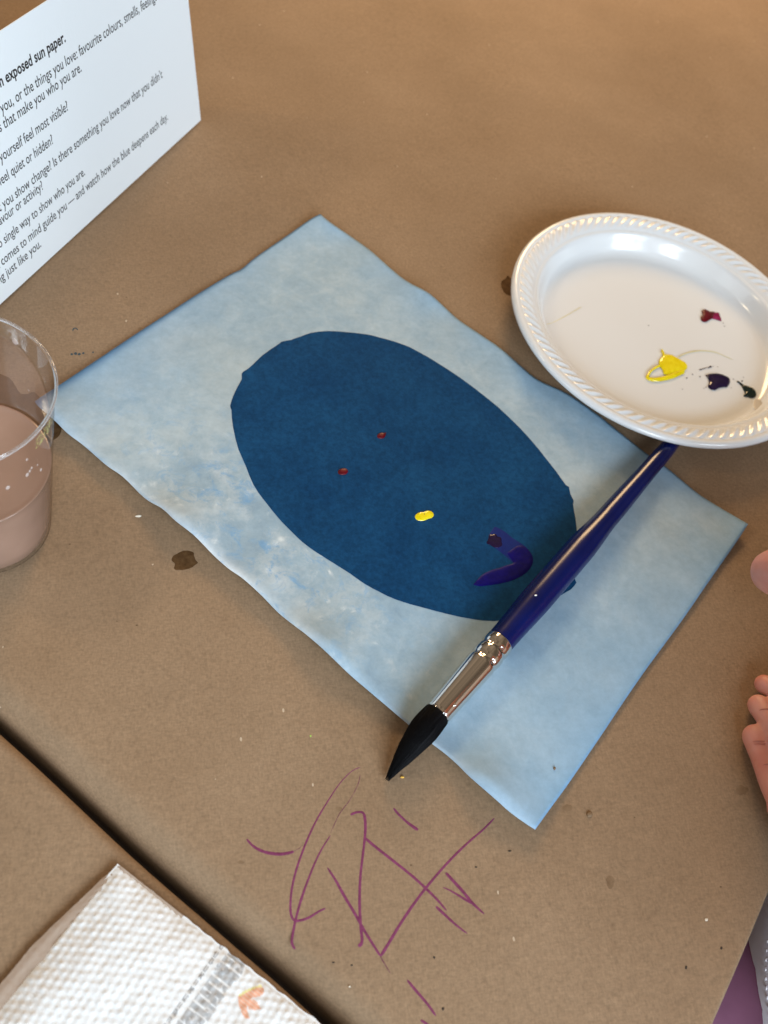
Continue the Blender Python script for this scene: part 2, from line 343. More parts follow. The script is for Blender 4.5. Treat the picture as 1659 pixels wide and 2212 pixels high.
# ------------------------------------------------------------------ the blue sun print
TL = [(75, 867), (123, 835), (210, 777), (300, 717), (362, 677), (430, 633), (497, 593), (522, 581), (553, 555), (620, 509), (668, 475), (692, 462)]
TR = [(692, 462), (712, 479), (760, 512), (800, 541), (850, 585), (882, 609), (925, 632), (957, 660), (990, 690), (1040, 724), (1082, 753), (1130, 795), (1165, 822), (1225, 850), (1290, 895), (1340, 935), (1400, 982), (1440, 1010), (1500, 1060), (1535, 1084), (1616, 1132)]
BR = [(1156, 1792), (1195, 1738), (1230, 1690), (1300, 1587), (1350, 1512), (1400, 1440), (1470, 1345), (1530, 1258), (1590, 1172), (1616, 1132)]
BL = [(75, 867), (85, 880), (119, 909), (146, 936), (182, 963), (230, 1005), (266, 1030), (313, 1076), (350, 1098), (379, 1125), (419, 1156), (462, 1200), (495, 1229), (524, 1249), (564, 1285), (601, 1323), (637, 1352), (662, 1371), (700, 1404), (752, 1454), (795, 1491), (834, 1524), (885, 1567), (934, 1607), (962, 1628), (989, 1652), (1016, 1679), (1072, 1728), (1100, 1753), (1130, 1775), (1156, 1792)]
bLa, bLb = P(75, 867), P(1156, 1792); bTa, bTb = P(692, 462), P(1616, 1132); axisA = P(838, 1680, .006); axisB = P(1417, 997, .006)
def dline(x, y, a, b):
    d = Vector((b.x - a.x, b.y - a.y)); L = d.length; d /= L; r = Vector((x - a.x, y - a.y)); s = r.dot(d)
    return s / L, abs(r.x * d.y - r.y * d.x)
def zs(x, y):
    s, d = dline(x, y, bLa, bLb); s2, d2 = dline(x, y, bTa, bTb); s3, d3 = dline(x, y, axisA, axisB)
    lift = (.0040 + .0016 * math.sin(s * 21 + .8) + .0010 * math.sin(s * 43)) * math.exp(-(d / .014) ** 1.3)
    lift2 = (.0022 + .0016 * math.sin(s2 * 24 + 2.0) + .0008 * math.sin(s2 * 51)) * math.exp(-(d2 / .018) ** 1.4)
    press = 1 - .92 * math.exp(-(d3 / .018) ** 2)
    pl = math.hypot(x - .1643, y - .0942)
    if pl < .105: lift2 *= max(.15, (pl - .08) / .025)
    return .0012 + .0005 * nz(x, y, 22, 1.3) + (lift + lift2) * press
def bnd(pts, n):
    w = [Vector(P(x, y, zf0(zs, x, y))[:2]) for x, y in smoothpts(pts, 4)]
    L = [0.]
    for a, b in zip(w, w[1:]): L.append(L[-1] + (b - a).length)
    out = []; j = 0
    for i in range(n + 1):
        t = L[-1] * i / n
        while j < len(L) - 2 and L[j + 1] < t: j += 1
        out.append(w[j].lerp(w[j + 1], (t - L[j]) / max(1e-9, L[j + 1] - L[j])))
    return out
NU, NV = 190, 130
b0, b1 = bnd(BL, NU), bnd(TR, NU); c0, c1 = bnd(TL, NV), bnd(BR, NV)
Vs, Fs, att = [], [], []
for i in range(NU + 1):
    u = i / NU
    for j in range(NV + 1):
        v = j / NV
        p = b0[i] * (1 - v) + b1[i] * v + c0[j] * (1 - u) + c1[j] * u - (b0[0] * (1 - u) * (1 - v) + b0[-1] * u * (1 - v) + b1[0] * (1 - u) * v + b1[-1] * u * v)
        Vs.append((p.x, p.y, zs(p.x, p.y)))
        ed = min(v * .2, (1 - v) * .2, u * .3, (1 - u) * .3)
        rr = .50 * math.exp(-min(v * .2 + .02, (1 - v) * .2, u * .3, (1 - u) * .3) / .012) + .75 * max(0, nz(p.x, p.y, 14, 9)) * math.exp(-min((1 - u) * .3, v * .2) / .04) + .5 * math.exp(-(((u - .93) / .2) ** 2 + ((v - .3) / .5) ** 2)) * .5
        gg = math.exp(-(((u - .42) / .24) ** 2 + ((v - .12) / .15) ** 2)) * 1.25
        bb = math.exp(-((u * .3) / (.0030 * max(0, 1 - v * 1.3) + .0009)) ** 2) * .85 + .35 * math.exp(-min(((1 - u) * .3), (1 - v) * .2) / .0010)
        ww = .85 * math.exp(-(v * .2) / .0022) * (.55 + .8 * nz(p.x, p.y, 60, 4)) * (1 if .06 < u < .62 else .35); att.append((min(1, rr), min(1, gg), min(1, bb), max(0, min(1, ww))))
for i in range(NU):
    for j in range(NV): Fs.append((i * (NV + 1) + j, (i + 1) * (NV + 1) + j, (i + 1) * (NV + 1) + j + 1, i * (NV + 1) + j + 1))
SP = thing('sun_print', 'pale blue sun print sheet with dark blue oval, lying wavy on kraft paper', 'print', (0, 0, 0))
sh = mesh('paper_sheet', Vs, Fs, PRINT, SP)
ca = sh.data.color_attributes.new('dye_and_edge_light', 'FLOAT_COLOR', 'POINT'); ca.data.foreach_set('color', [c for a in att for c in a])
so = sh.modifiers.new('Solidify', 'SOLIDIFY'); so.thickness = .00028; so.offset = -1
OV = [(505, 108), (570, 110), (675, 122), (725, 135), (780, 150), (840, 172), (920, 215), (1000, 265), (1100, 335), (1200, 415), (1290, 500), (1370, 590), (1440, 680), (1480, 735), (1494, 744), (1498, 772), (1512, 798), (1511, 815), (1519, 870), (1526, 930), (1532, 1000), (1535, 1060), (1515, 1112), (1524, 1135), (1500, 1162), (1440, 1200), (1400, 1228), (1300, 1272), (1190, 1290), (1100, 1283), (1000, 1263), (900, 1237), (790, 1205), (720, 1172), (660, 1140), (600, 1098), (500, 1035), (430, 988), (380, 945), (320, 885), (250, 800), (205, 735), (175, 660), (145, 590), (122, 500), (115, 430), (110, 412), (122, 375), (140, 335), (157, 304), (158, 282), (172, 268), (190, 256), (240, 208), (300, 166), (320, 152), (360, 143), (378, 137), (396, 131), (440, 115)]
zo = lambda x, y: zs(x, y) + .00012
ovo = blob('dark_oval', Rz(438.9, 658.3, .5291, OV), zo, OVAL, SP, h=.00001, jag=.0025, rings=46, sm=2)
ovo['label'] = 'solid dark blue oval on the pale sheet'
zd = lambda x, y: zs(x, y) + .00014
d8 = (685.8, 905.2, .16534)
blob('paint_dab', Rz(*d8, [(778, 222), (790, 200), (820, 185), (850, 182), (875, 188), (896, 180), (888, 215), (875, 240), (845, 256), (810, 255), (785, 243)]), zd, RED, SP, h=.0007)['label'] = 'small dark red paint dab, upper one'
blob('paint_dab', Rz(*d8, [(265, 690), (285, 660), (330, 647), (375, 650), (400, 680), (385, 712), (345, 730), (300, 728), (272, 712)]), zd, RED, SP, h=.0007)['label'] = 'small dark red paint dab, lower one'
blob('paint_dab', Rz(*d8, [(1273, 1270), (1300, 1235), (1345, 1217), (1390, 1212), (1440, 1195), (1492, 1208), (1520, 1250), (1495, 1290), (1445, 1306), (1385, 1328), (1320, 1326), (1285, 1305)]), zd, YEL, SP, h=.0006)['label'] = 'yellow paint dab'
blob('paint_pit', circ(685.8 + 1396 * .16534, 905.2 + 1240 * .16534, 1.3, 1.3, 8), lambda x, y: zd(x, y) + .00061, STAIN2, SP, h=.00003, sm=2)
r2 = (987.4, 1042.3, .19834)
def wr(a, b):  # curved brush mark from two edge lines
    return a, b
def strip(name, A, B, zf, mat, parent, h):
    A = smoothpts([P(x, y, zf0(zf, x, y))[:2] for x, y in A], 4); B = smoothpts([P(x, y, zf0(zf, x, y))[:2] for x, y in B], 4)
    n = 12; N = 60; Vs, Fs = [], []
    def at(L, t):
        k = t * (len(L) - 1); j = min(int(k), len(L) - 2); return [L[j][q] + (L[j + 1][q] - L[j][q]) * (k - j) for q in (0, 1)]
    for i in range(N + 1):
        a, b = at(A, i / N), at(B, i / N)
        for j in range(n + 1):
            t = j / n; x = a[0] + (b[0] - a[0]) * t; y = a[1] + (b[1] - a[1]) * t
            e = min(1, min(t, 1 - t) * 5) * min(1, min(i, N - i) / 4)
            Vs.append((x, y, zf(x, y) + .00002 + h * math.sqrt(max(0, e)) * (1 + .25 * nz(x, y, 600))))
    for i in range(N):
        for j in range(n): Fs.append((i * (n + 1) + j, (i + 1) * (n + 1) + j, (i + 1) * (n + 1) + j + 1, i * (n + 1) + j + 1))
    return mesh(name, Vs, Fs, mat, parent)
strip('brush_mark', Rz(*r2, [(345, 575), (400, 492), (430, 486), (520, 535), (600, 600), (700, 665), (760, 710)]), Rz(*r2, [(330, 650), (380, 690), (440, 735), (500, 780), (560, 830), (610, 875), (640, 880)]), zd, NAVY2, SP, .00008)['label'] = 'thin translucent upper arm of the blue brush mark'
strip('brush_mark', Rz(*r2, [(650, 690), (720, 690), (775, 730), (815, 790), (828, 850), (805, 920), (750, 985), (660, 1040), (560, 1080), (450, 1105), (350, 1120), (250, 1130), (180, 1115)]), Rz(*r2, [(540, 770), (570, 810), (600, 850), (612, 870), (605, 882), (580, 892), (530, 905), (460, 930), (400, 945), (350, 965), (290, 995), (230, 1045), (178, 1110)]), lambda x, y: zd(x, y) + .00006, NAVY, SP, .00025)['label'] = 'deep blue curved brush mark'
blob('paint_dab', Rz(*r2, [(350, 570), (385, 565), (425, 562), (440, 590), (480, 600), (485, 640), (492, 680), (470, 700), (430, 708), (395, 705), (360, 680), (320, 660), (340, 620)]), lambda x, y: zd(x, y) + .0001, PUR, SP, h=.0004, jag=.05)['label'] = 'wet dark violet blob at start of brush mark'
tag(blob('crumb', circ(1197.5, 1660.5, 2.6, 3.4, 8), zs, STAIN2, None, h=.0009, sm=2), 'tiny brown crumb on the pale blue print near its lower corner', 'crumb')

# ------------------------------------------------------------------ paint brush
HZ = .0084
bp = lambda x, y, z=HZ: P(x, y, z)
s0 = bp(943.4, 1543.6); s1 = bp(1417.3, 996.6, .0078)
ax = (s1 - s0).normalized()
BR_ = thing('paint_brush', 'large round paint brush with blue handle and black bristles lying across the print', 'paintbrush', (s0.x, s0.y, 0))
e2 = ax.cross(Vector((0, 0, 1))).normalized(); e3 = e2.cross(ax).normalized()
if e3.z < 0: e3 = -e3
def lathe(name, prof, o, a, x, y, mat, parent, n=64, mod=None, cap=False):
    Vs, Fs = [], []
    for i, (s, r) in enumerate(prof):
        for k in range(n):
            q = 2 * math.pi * k / n; rr = r * (mod(s, q) if mod else 1)
            Vs.append(o + a * s + (x * math.cos(q) + y * math.sin(q)) * rr)
    for i in range(len(prof) - 1):
        for k in range(n): Fs.append((i * n + k, i * n + (k + 1) % n, (i + 1) * n + (k + 1) % n, (i + 1) * n + k))
    if cap: Fs.append(tuple(range(n))[::-1]); Fs.append(tuple((len(prof) - 1) * n + k for k in range(n)))
    o_ = mesh(name, Vs, Fs, mat, parent)
    bm = bmesh.new(); bm.from_mesh(o_.data); bmesh.ops.recalc_face_normals(bm, faces=bm.faces); bm.to_mesh(o_.data); bm.free()
    return o_
Lf = (bp(1076.7, 1386.8) - s0).length                                   # ferrule length
Lh = (s1 - s0).length + .03                                             # end of the handle, under the plate
belly = (bp(1165, 1285) - s0).length
def interp(tab, s):
    for (a, ra), (b, rb) in zip(tab, tab[1:]):
        if s <= b:
            t = (s - a) / (b - a); t = t * t * (3 - 2 * t); return ra + (rb - ra) * t
    return tab[-1][1]
htab = [(Lf - .002, .0060), (Lf + .003, .0062), (belly, .0071), (belly + .035, .0070), ((s1 - s0).length - .05, .0056), ((s1 - s0).length, .0046), (Lh, .0036)]
prof = [(Lf - .002 + (Lh - Lf + .002) * i / 90, interp(htab, Lf - .002 + (Lh - Lf + .002) * i / 90)) for i in range(91)]
prof += [(Lh + .002, .0030), (Lh + .0032, .0016), (Lh + .0036, .0002)]
lathe('handle', prof, s0, ax, e2, e3, LACQ, BR_)
cr1, cr2 = Lf - .0052, Lf - .0125
fp = []
for i in range(141):
    s = (Lf + .0002) * i / 140; r = .0056 + (.0067 - .0056) * min(1, s / (Lf * .7)); 
    if s > Lf * .85: r -= (s - Lf * .85) * .03
    for c_ in (cr1, cr2): r -= .00038 * math.exp(-((s - c_) / .0011) ** 2)
    for c_ in (Lf - .0090, Lf - .0018): r += .00008 * math.exp(-((s - c_) / .0013) ** 2)
    if s < .0012: r -= .0002 * (1 - s / .0012)
    fp.append((s, r))
fp = [(.0, fp[0][1] - .0006)] + fp + [(Lf + .0003, fp[-1][1] - .0006)]
def dim(s, q):
    w_ = sum(math.exp(-((s - c_) / .0012) ** 2) for c_ in (cr1, cr2)); return 1 - .035 * w_ * max(0, math.sin(q * 7 + (0 if abs(s - cr1) < .003 else 1.2))) ** 2
lathe('ferrule', fp, s0, ax, e2, e3, NICKEL, BR_, 128, dim)
blob_ = bmesh.new(); bmesh.ops.create_uvsphere(blob_, u_segments=10, v_segments=8, radius=.0006, matrix=Matrix.Translation(s0 + ax * .0062 + (e3 * .83 + e2 * .56).normalized() * .0059)); obj('dent_bead', blob_, NICKEL, BR_)
tip = P(839, 1680, .0015)
vt = s0 - tip; Lb = vt.length; bax = vt.normalized()
def bpos(t): # centreline from ferrule (0) to tip (1): gently bent
    a = s0 - ax * (Lb * t); b = s0 - bax * (Lb * t); k = max(0, t) ** 1.3
    return a.lerp(b, k)
brt = lambda t: (.0054 + .0009 * math.sin(min(1, t / .5) * math.pi)) if t < .25 else None
def brad(t): return max(.0003, .0056 * (1 + .05 * math.sin(math.pi * min(1, t * 2))) * (1 - .90 * max(0, (t - .22) / .78) ** 1.75) * (1 - max(0, t - .95) * 9))
Vs, Fs = [], []; n = 96; NS = 60
for i in range(NS + 1):
    t = i / NS; c_ = bpos(t); r = brad(t)
    for kq in range(n):
        q = 2 * math.pi * kq / n
        rr = r * (1 + .035 * noise.noise(Vector((math.cos(q) * 9, math.sin(q) * 9, t * 2.2))) + .06 * t * noise.noise(Vector((math.cos(q) * 4, math.sin(q) * 4, 5 + t))))
        Vs.append(c_ + (e2 * math.cos(q) + e3 * math.sin(q)) * rr)
for i in range(NS):
    for kq in range(n): Fs.append((i * n + kq, i * n + (kq + 1) % n, (i + 1) * n + (kq + 1) % n, (i + 1) * n + kq)[::-1])
hv = len(Vs)
rnd = random.Random(3)
for hI in range(900):                                                   # separate hairs laid along the tuft
    q = rnd.uniform(0, 2 * math.pi); t0 = rnd.uniform(-.02, .5); t1 = min(1.03, t0 + rnd.uniform(.3, .75)); off = rnd.uniform(.0, .00022); dq = rnd.uniform(-.12, .12); w_ = .00008
    split = rnd.random() < .22
    base = len(Vs); st_ = 7
    for i in range(st_ + 1):
        t = t0 + (t1 - t0) * i / st_; tt = max(0, min(1, t)); c_ = bpos(t); r = brad(tt) + off * math.sin(math.pi * i / st_) + (.0004 * max(0, t - .8) * 5 if split else 0)
        qq = q + dq * i / st_
        for kk in (0, 1, 2):
            a_ = qq + (kk - 1) * w_ / max(r, .0008) * (1 - .8 * i / st_)
            Vs.append(c_ + (e2 * math.cos(a_) + e3 * math.sin(a_)) * (r + (.00009 if kk == 1 else -.00003)))
    for i in range(st_):
        for kk in (0, 1): Fs.append((base + i * 3 + kk, base + i * 3 + kk + 1, base + (i + 1) * 3 + kk + 1, base + (i + 1) * 3 + kk))
for hI in range(26):
    q = rnd.uniform(0, 2 * math.pi); t0 = rnd.uniform(.35, .8); t1 = min(1.06, t0 + rnd.uniform(.2, .35)); base = len(Vs); out = rnd.uniform(.0003, .0011)
    for i in range(8):
        t = t0 + (t1 - t0) * i / 7; c_ = bpos(t); r = brad(min(1, t)) + out * (i / 7) ** 1.6
        for kk in (0, 1, 2):
            a_ = q + (kk - 1) * .00007 / max(r, .0006); Vs.append(c_ + (e2 * math.cos(a_) + e3 * abs(math.sin(a_))) * (r + (.00006 if kk == 1 else 0)))
    for i in range(7):
        for kk in (0, 1): Fs.append((base + i * 3 + kk, base + i * 3 + kk + 1, base + (i + 1) * 3 + kk + 1, base + (i + 1) * 3 + kk))
br = mesh('bristles', Vs, Fs, BRISTLE, BR_)
tag(blob('painted_glint', circ(1157, 1286, 3.2, 1.6, 8), lambda x, y: .0158, plain('glint_white', (.9, .9, .9, 1), .3), BR_, h=.0003, sm=2), '', '')  # highlight on the lacquered handle, put in as a small white blob
sp = [o for o in BR_.children if o.name.startswith('painted_glint')][0]; del sp['label']; del sp['category']

# ------------------------------------------------------------------ white plastic plate
PC = Vector((.1643, .0942, 0)); PR = .0925; PH = .0165
PLT = thing('plastic_plate', 'round white plastic plate with fluted rim and blobs of paint', 'plate', (PC.x, PC.y, .0))
fr = .0705; RS = (.0925 - fr) / .0255
pp = [(0, .0014), (.02, .0014), (.04, .0015), (.055, .0016), (fr - .005, .0019), (fr - .002, .0026), (fr, .0038), (fr + .002, .0062), (fr + .0042, .0098), (fr + .0058, .0122), (fr + .0068, .0132), (fr + .0078, .0137), (fr + .0090, .0137), (fr + .0096, .0140), (fr + .0104, .0146), (fr + .0112, .0149),
      (fr + .0122, .0152), (fr + .0135, .0155), (fr + .0148, .0158), (fr + .0160, .0160), (fr + .0172, .0161), (fr + .0184, .0162), (fr + .0194, .0163), (fr + .0200, .0161), (fr + .0206, .0163), (fr + .0214, .0167), (fr + .0226, .0168), (fr + .0238, .0166), (fr + .0248, .0160), (fr + .0254, .0150), (fr + .0255, .0138),
      (fr + .0250, .0136), (fr + .0244, .0152), (fr + .0230, .0160), (fr + .0190, .0154), (fr + .0140, .0147), (fr + .0090, .0129), (fr + .0068, .0122), (fr + .0034, .0066), (fr + .001, .0030), (fr - .004, .0009), (.05, .0006), (0, .0006)]
n = 864; Vs, Fs = [], []; NF = 84
for i, (r0_, z) in enumerate(pp):
    r = r0_ if r0_ <= fr else fr + (r0_ - fr) * RS
    for kq in range(n):
        q = 2 * math.pi * kq / n
        zz = z; rr = r
        if fr + .0112 < r0_ < fr + .0202 and i < 30:                      # slanted flutes
            env = max(0, math.sin(math.pi * (r0_ - fr - .0112) / .0090)) ** .5
            ph = (q * NF + (r - fr) * 1050) / (2 * math.pi) % 1
            zz += env * (.0014 * (math.exp(-((ph - .5) / .20) ** 2)) - .0002)
        if i < 11: zz += .00015 * nz(r * math.cos(q), r * math.sin(q), 30, 2)
        rr *= 1 + .003 * math.cos(2 * q + .6)
        Vs.append(PC + Vector((rr * math.cos(q), rr * math.sin(q), zz)))
for i in range(len(pp) - 1):
    for kq in range(n): Fs.append((i * n + kq, i * n + (kq + 1) % n, (i + 1) * n + (kq + 1) % n, (i + 1) * n + kq)[::-1])
mesh('plate_body', Vs, Fs, PLATE, PLT)
zp = lambda x, y: (.0018 + .00015 * nz(x - PC.x, y - PC.y, 30, 2)) + max(0, math.hypot(x - PC.x, y - PC.y) - fr + .006) * .35
p4 = (1344.1, 630.9, .18982)                                            # region (2450,1150,3024,1650)
blob('paint_blob', Rz(*p4, [(905, 215), (935, 195), (965, 205), (1000, 225), (1050, 228), (1040, 265), (1030, 295), (1000, 315), (960, 338), (925, 342), (898, 322), (892, 285), (912, 262)]), zp, RED, PLT, h=.0010)['label'] = 'dark red paint blob'
blob('paint_blob', Rz(*p4, [(1010, 228), (1060, 232), (1100, 235), (1112, 265), (1125, 300), (1128, 330), (1095, 325), (1060, 312), (1020, 300), (1005, 265)]), zp, MAG, PLT, h=.0004, jag=.04)['label'] = 'magenta smear beside the dark red blob'
blob('paint_blob', Rz(*p4, [(470, 718), (500, 708), (560, 716), (610, 742), (670, 775), (720, 805), (742, 840), (728, 880), (680, 910), (600, 935), (520, 945), (470, 930), (462, 895), (430, 845), (415, 800), (430, 760)]), zp, YEL, PLT, h=.0012)['label'] = 'yellow paint blob'
ribbon('paint_trail', Rz(*p4, [(430, 840), (380, 860), (325, 900), (295, 945), (285, 975), (310, 992), (370, 998), (450, 988), (540, 965), (640, 925), (700, 900)]), [.0014, .0012, .0018, .0024, .0030, .0034, .0030], zp, YEL, PLT, h=.0011)['label'] = 'looping yellow trail'
ribbon('paint_trail', Rz(*p4, [(480, 740), (468, 705), (455, 675), (450, 662)]), [.0024, .0012, .0011], zp, YEL, PLT, h=.0009)
ribbon('paint_trail', Rz(*p4, [(630, 745), (690, 712), (780, 682), (880, 668), (980, 672), (1080, 692), (1180, 735), (1260, 770)]), [.0008, .0008, .0006, .0003], zp, YEL2, PLT, h=.0001)['label'] = 'thin pale yellow trail'
ribbon('paint_trail', [(1069.8 + x * .3552, 427.9 + y * .3552) for x, y in [(310, 768), (360, 752), (420, 722), (480, 688), (525, 662)]], [.0003, .0004, .0003], zp, YEL2, PLT, h=.00006)['label'] = 'faint pale yellow line'
blob('paint_blob', Rz(*p4, [(950, 945), (1000, 932), (1060, 925), (1120, 935), (1180, 955), (1222, 985), (1225, 1030), (1195, 1080), (1140, 1085), (1090, 1100), (1050, 1120), (1010, 1110), (975, 1078), (985, 1040), (980, 990)]), zp, PUR, PLT, h=.0011, jag=.03)['label'] = 'dark violet paint blob'
blob('paint_blob', Rz(*p4, [(1360, 1070), (1395, 1062), (1440, 1075), (1490, 1095), (1520, 1135), (1522, 1180), (1480, 1205), (1430, 1200), (1380, 1188), (1392, 1150), (1375, 1110)]), zp, GRN, PLT, h=.0012)['label'] = 'blackish green paint blob'
ribbon('paint_trail', Rz(*p4, [(1305, 1018), (1335, 1035), (1370, 1065), (1410, 1100)]), [.0018, .0012, .0022, .003], zp, GRN, PLT, h=.0006)
for x, y, r in ((1005, 848, 3.2), (985, 860, 1.6), (890, 882, 2.2), (918, 872, 1.4), (940, 866, 1.2), (800, 935, 1.5), (735, 978, 1.8), (885, 962, 1.8), (1365, 1012, 2.2), (1380, 970, 1.1), (1085, 850, 1.0), (685, 1106, 1.1), (955, 1082, 1.3), (930, 1095, 1.0), (1265, 990, 1.3), (1240, 1088, 1.0), (1150, 352, 1.2), (1165, 388, 1.2), (300, 380, 1.3), (1035, 845, 1.2)):
    X, Y = p4[0] + x * p4[2], p4[1] + y * p4[2]
    blob('paint_speck', circ(X, Y, r * .9, r * .6, 8), zp, PUR, PLT, h=.00008, sm=2)
ribbon('paint_trail', Rz(*p4, [(875, 888), (930, 870), (1000, 850)]), [.0003, .0004, .0002], zp, PUR, PLT, h=.00005)
blob('paint_smear', Rz(*p4, [(1510, 1225), (1560, 1222), (1598, 1270), (1610, 1310), (1550, 1365), (1520, 1350), (1495, 1300)]), lambda x, y: zp(x, y) + .0011, GREY, PLT, h=.0001)['label'] = 'pale grey smear on the plate wall'

# ------------------------------------------------------------------ plastic cup and the paint water in it
CC = Vector((-.1903, -.0350, .0)); CH = .0905; Rt, Rb = .0362, .0253
k = M('clear_plastic', .05)
t_ = k.n.new('ShaderNodeBsdfTransparent'); g_ = k.n.new('ShaderNodeBsdfGlossy'); mx = k.n.new('ShaderNodeMixShader'); lw = k.n.new('ShaderNodeLayerWeight'); lw.inputs[0].default_value = .25
rp = k.ramp(lw.outputs['Facing'], [(.0, (.965, .955, .95)), (.75, (.90, .88, .88)), (1, (.66, .60, .60))]); k.l.new(rp, t_.inputs[0]); g_.inputs['Roughness'].default_value = .04
fz = k.math('MULTIPLY', lw.outputs['Fresnel'], .42); k.l.new(fz, mx.inputs[0]); k.l.new(t_.outputs[0], mx.inputs[1]); k.l.new(g_.outputs[0], mx.inputs[2])
k.l.new(mx.outputs[0], k.n['Material Output'].inputs['Surface']); CLEAR = k.m
CUP = thing('plastic_cup', 'clear plastic tumbler of murky paint water at the left edge', 'cup', CC)
ez = Vector((0, 0, 1)); ex = Vector((1, 0, 0)); ey = Vector((0, 1, 0))
rw = lambda z: Rb + (Rt - Rb) * (z / CH)
wall = [(0.0012, 0.001), (.0012, Rb - .002), (.0006, Rb - .0008), (.0014, rw(.0014))] + [(z, rw(z) + (.00004 if abs(z - .021) < .0008 else 0)) for z in [.004 + (CH - .006) * i / 40 for i in range(41)]]
lathe('cup_wall', wall, CC, ez, ex, ey, CLEAR, CUP, 128)
rimc = [(CH - .0008 + .0007 * math.sin(a), Rt + .0003 + .0006 * math.cos(a)) for a in [2 * math.pi * i / 14 for i in range(15)]]
k = M('cup_rim_plastic', .06, (.90, .88, .88, 1)); k.b.inputs['Transmission Weight'].default_value = .9; k.b.inputs['IOR'].default_value = 1.45
lathe('rim', rimc, CC, ez, ex, ey, k.m, CUP, 160)
k = M('water_drop', .03, (.45, .36, .32, 1)); DROP = k.m
rnd = random.Random(11)
for x, y, zz, r in ((30, 740, .082, .0022), (30, 706, .086, .0010), (26, 971, .078, .0008), (42, 995, .070, .0008), (49, 1008, .069, .0009), (51, 1020, .068, .0013), (87, 1014, .062, .0010), (2, 1035, .068, .0014), (80, 830, .06, .0008), (72, 1000, .068, .0005)):
    p = P(x, y, zz); d = Vector((p.x - CC.x, p.y - CC.y, 0)); side = d.normalized(); q = CC + side * (rw(zz) + .0002) + ez * zz
    bm = bmesh.new(); bmesh.ops.create_uvsphere(bm, u_segments=14, v_segments=8, radius=r * .62, matrix=Matrix.Translation(q) @ side.to_track_quat('Z', 'Y').to_matrix().to_4x4() @ Matrix.Diagonal((1, 1.3, .35, 1)))
    obj('droplet', bm, DROP, CUP)
WZ = .0450
k = M('murky_pink_water', .12); k.color(k.ramp(k.noise(30, 4), [(.35, (.32, .205, .150)), (.65, (.385, .250, .188))])); k.b.inputs['Coat Weight'].default_value = .3
liq = [(.0022, .0005), (.0020, Rb - .0012), (.004, rw(.004) - .0006)] + [(z, rw(z) - .0006) for z in (.01, .02, .03, .04, WZ - .0004)] + [(WZ + .0002, rw(WZ) - .0004), (WZ - .0001, rw(WZ) - .0014), (WZ - .0003, rw(WZ) - .0035), (WZ - .0003, .015), (WZ - .0003, .0003)]
tag(lathe('paint_water', liq, CC, ez, ex, ey, k.m, None, 128), 'murky pinkish brown water half filling the clear cup', 'water')
# yellow paint smudge on the outside of the cup
k = M('yellow_smudge', .5, (.50, .46, .16, 1)); k.b.inputs['Alpha'].default_value = .6; k.l.new(k.ramp(k.noise(700, 4), [(.42, G(0)), (.62, G(.75))]), k.b.inputs['Alpha'])
Vs, Fs = [], []
d0 = P(72, 950, .075); q0 = math.atan2(d0.y - CC.y, d0.x - CC.x)
for i in range(9):
    for j in range(9):
        z = .0855 - .006 * i / 8; q = q0 + (j / 8 - .5) * .36; r = rw(z) + .0004
        Vs.append(CC + Vector((r * math.cos(q), r * math.sin(q), z)))
for i in range(8):
    for j in range(8): Fs.append((i * 9 + j, i * 9 + j + 1, (i + 1) * 9 + j + 1, (i + 1) * 9 + j))
mesh('paint_smudge', Vs, Fs, k.m, CUP)

# ------------------------------------------------------------------ standing text card
c1_, c0_ = P(434, 259.5, .0003), P(0, 658, .0003)
dd = (c1_ - c0_).normalized(); nf = dd.cross(ez)                         # faces the camera side
if nf.dot(CAM - c1_) < 0: nf = -nf
LEAN = math.radians(8)
up = (ez * math.cos(LEAN) - nf * math.sin(LEAN)).normalized(); nrm = dd.cross(up).normalized()
if nrm.dot(CAM - c1_) < 0: nrm = -nrm
tl = onplane(104, 0, c1_, nrm); CHh = (tl - c1_).dot(up)
CW = .297
CARD = thing('text_card', 'white standing tent card with printed black text at upper left', 'card', (c1_.x, c1_.y, 0))
def quadslab(name, a, b, c, d, nn, th, mat, parent, N=1):
    Vs = [a, b, c, d, a - nn * th, b - nn * th, c - nn * th, d - nn * th]
    return mesh(name, Vs, [(0, 1, 2, 3), (7, 6, 5, 4), (0, 4, 5, 1), (1, 5, 6, 2), (2, 6, 7, 3), (3, 7, 4, 0)], mat, parent, False)
a_, b_2 = c1_ - dd * CW, c1_
quadslab('front_panel', a_, b_2, b_2 + up * CHh, a_ + up * CHh, nrm, .0004, WHITE_CARD, CARD)
upb = (ez * math.cos(LEAN) + nf * math.sin(LEAN)).normalized(); nb = dd.cross(upb).normalized()
ta, tb = a_ + up * (CHh - .0001) - nrm * .0006, b_2 + up * (CHh - .0001) - nrm * .0006
if nb.dot(nf) > 0: nb = -nb
quadslab('back_panel', ta, tb, tb - upb * CHh, ta - upb * CHh, nb, .0004, WHITE_CARD, CARD)
def cardpt(px, py): p = onplane(px, py, c1_, nrm) - c1_; return p.dot(dd), p.dot(up)
R1 = lambda x, y: (x * .2976, y * .2976)
def text_mesh(s, bold):
    cu = bpy.data.curves.new('t', 'FONT'); cu.body = s; cu.size = 1; cu.resolution_u = 3
    cu.offset = .024 if bold else .006
    o = bpy.data.objects.new('t', cu); COL.objects.link(o); dg = bpy.context.evaluated_depsgraph_get(); dg.update()
    m = bpy.data.meshes.new_from_object(o.evaluated_get(dg)); COL.objects.unlink(o); bpy.data.objects.remove(o); return m
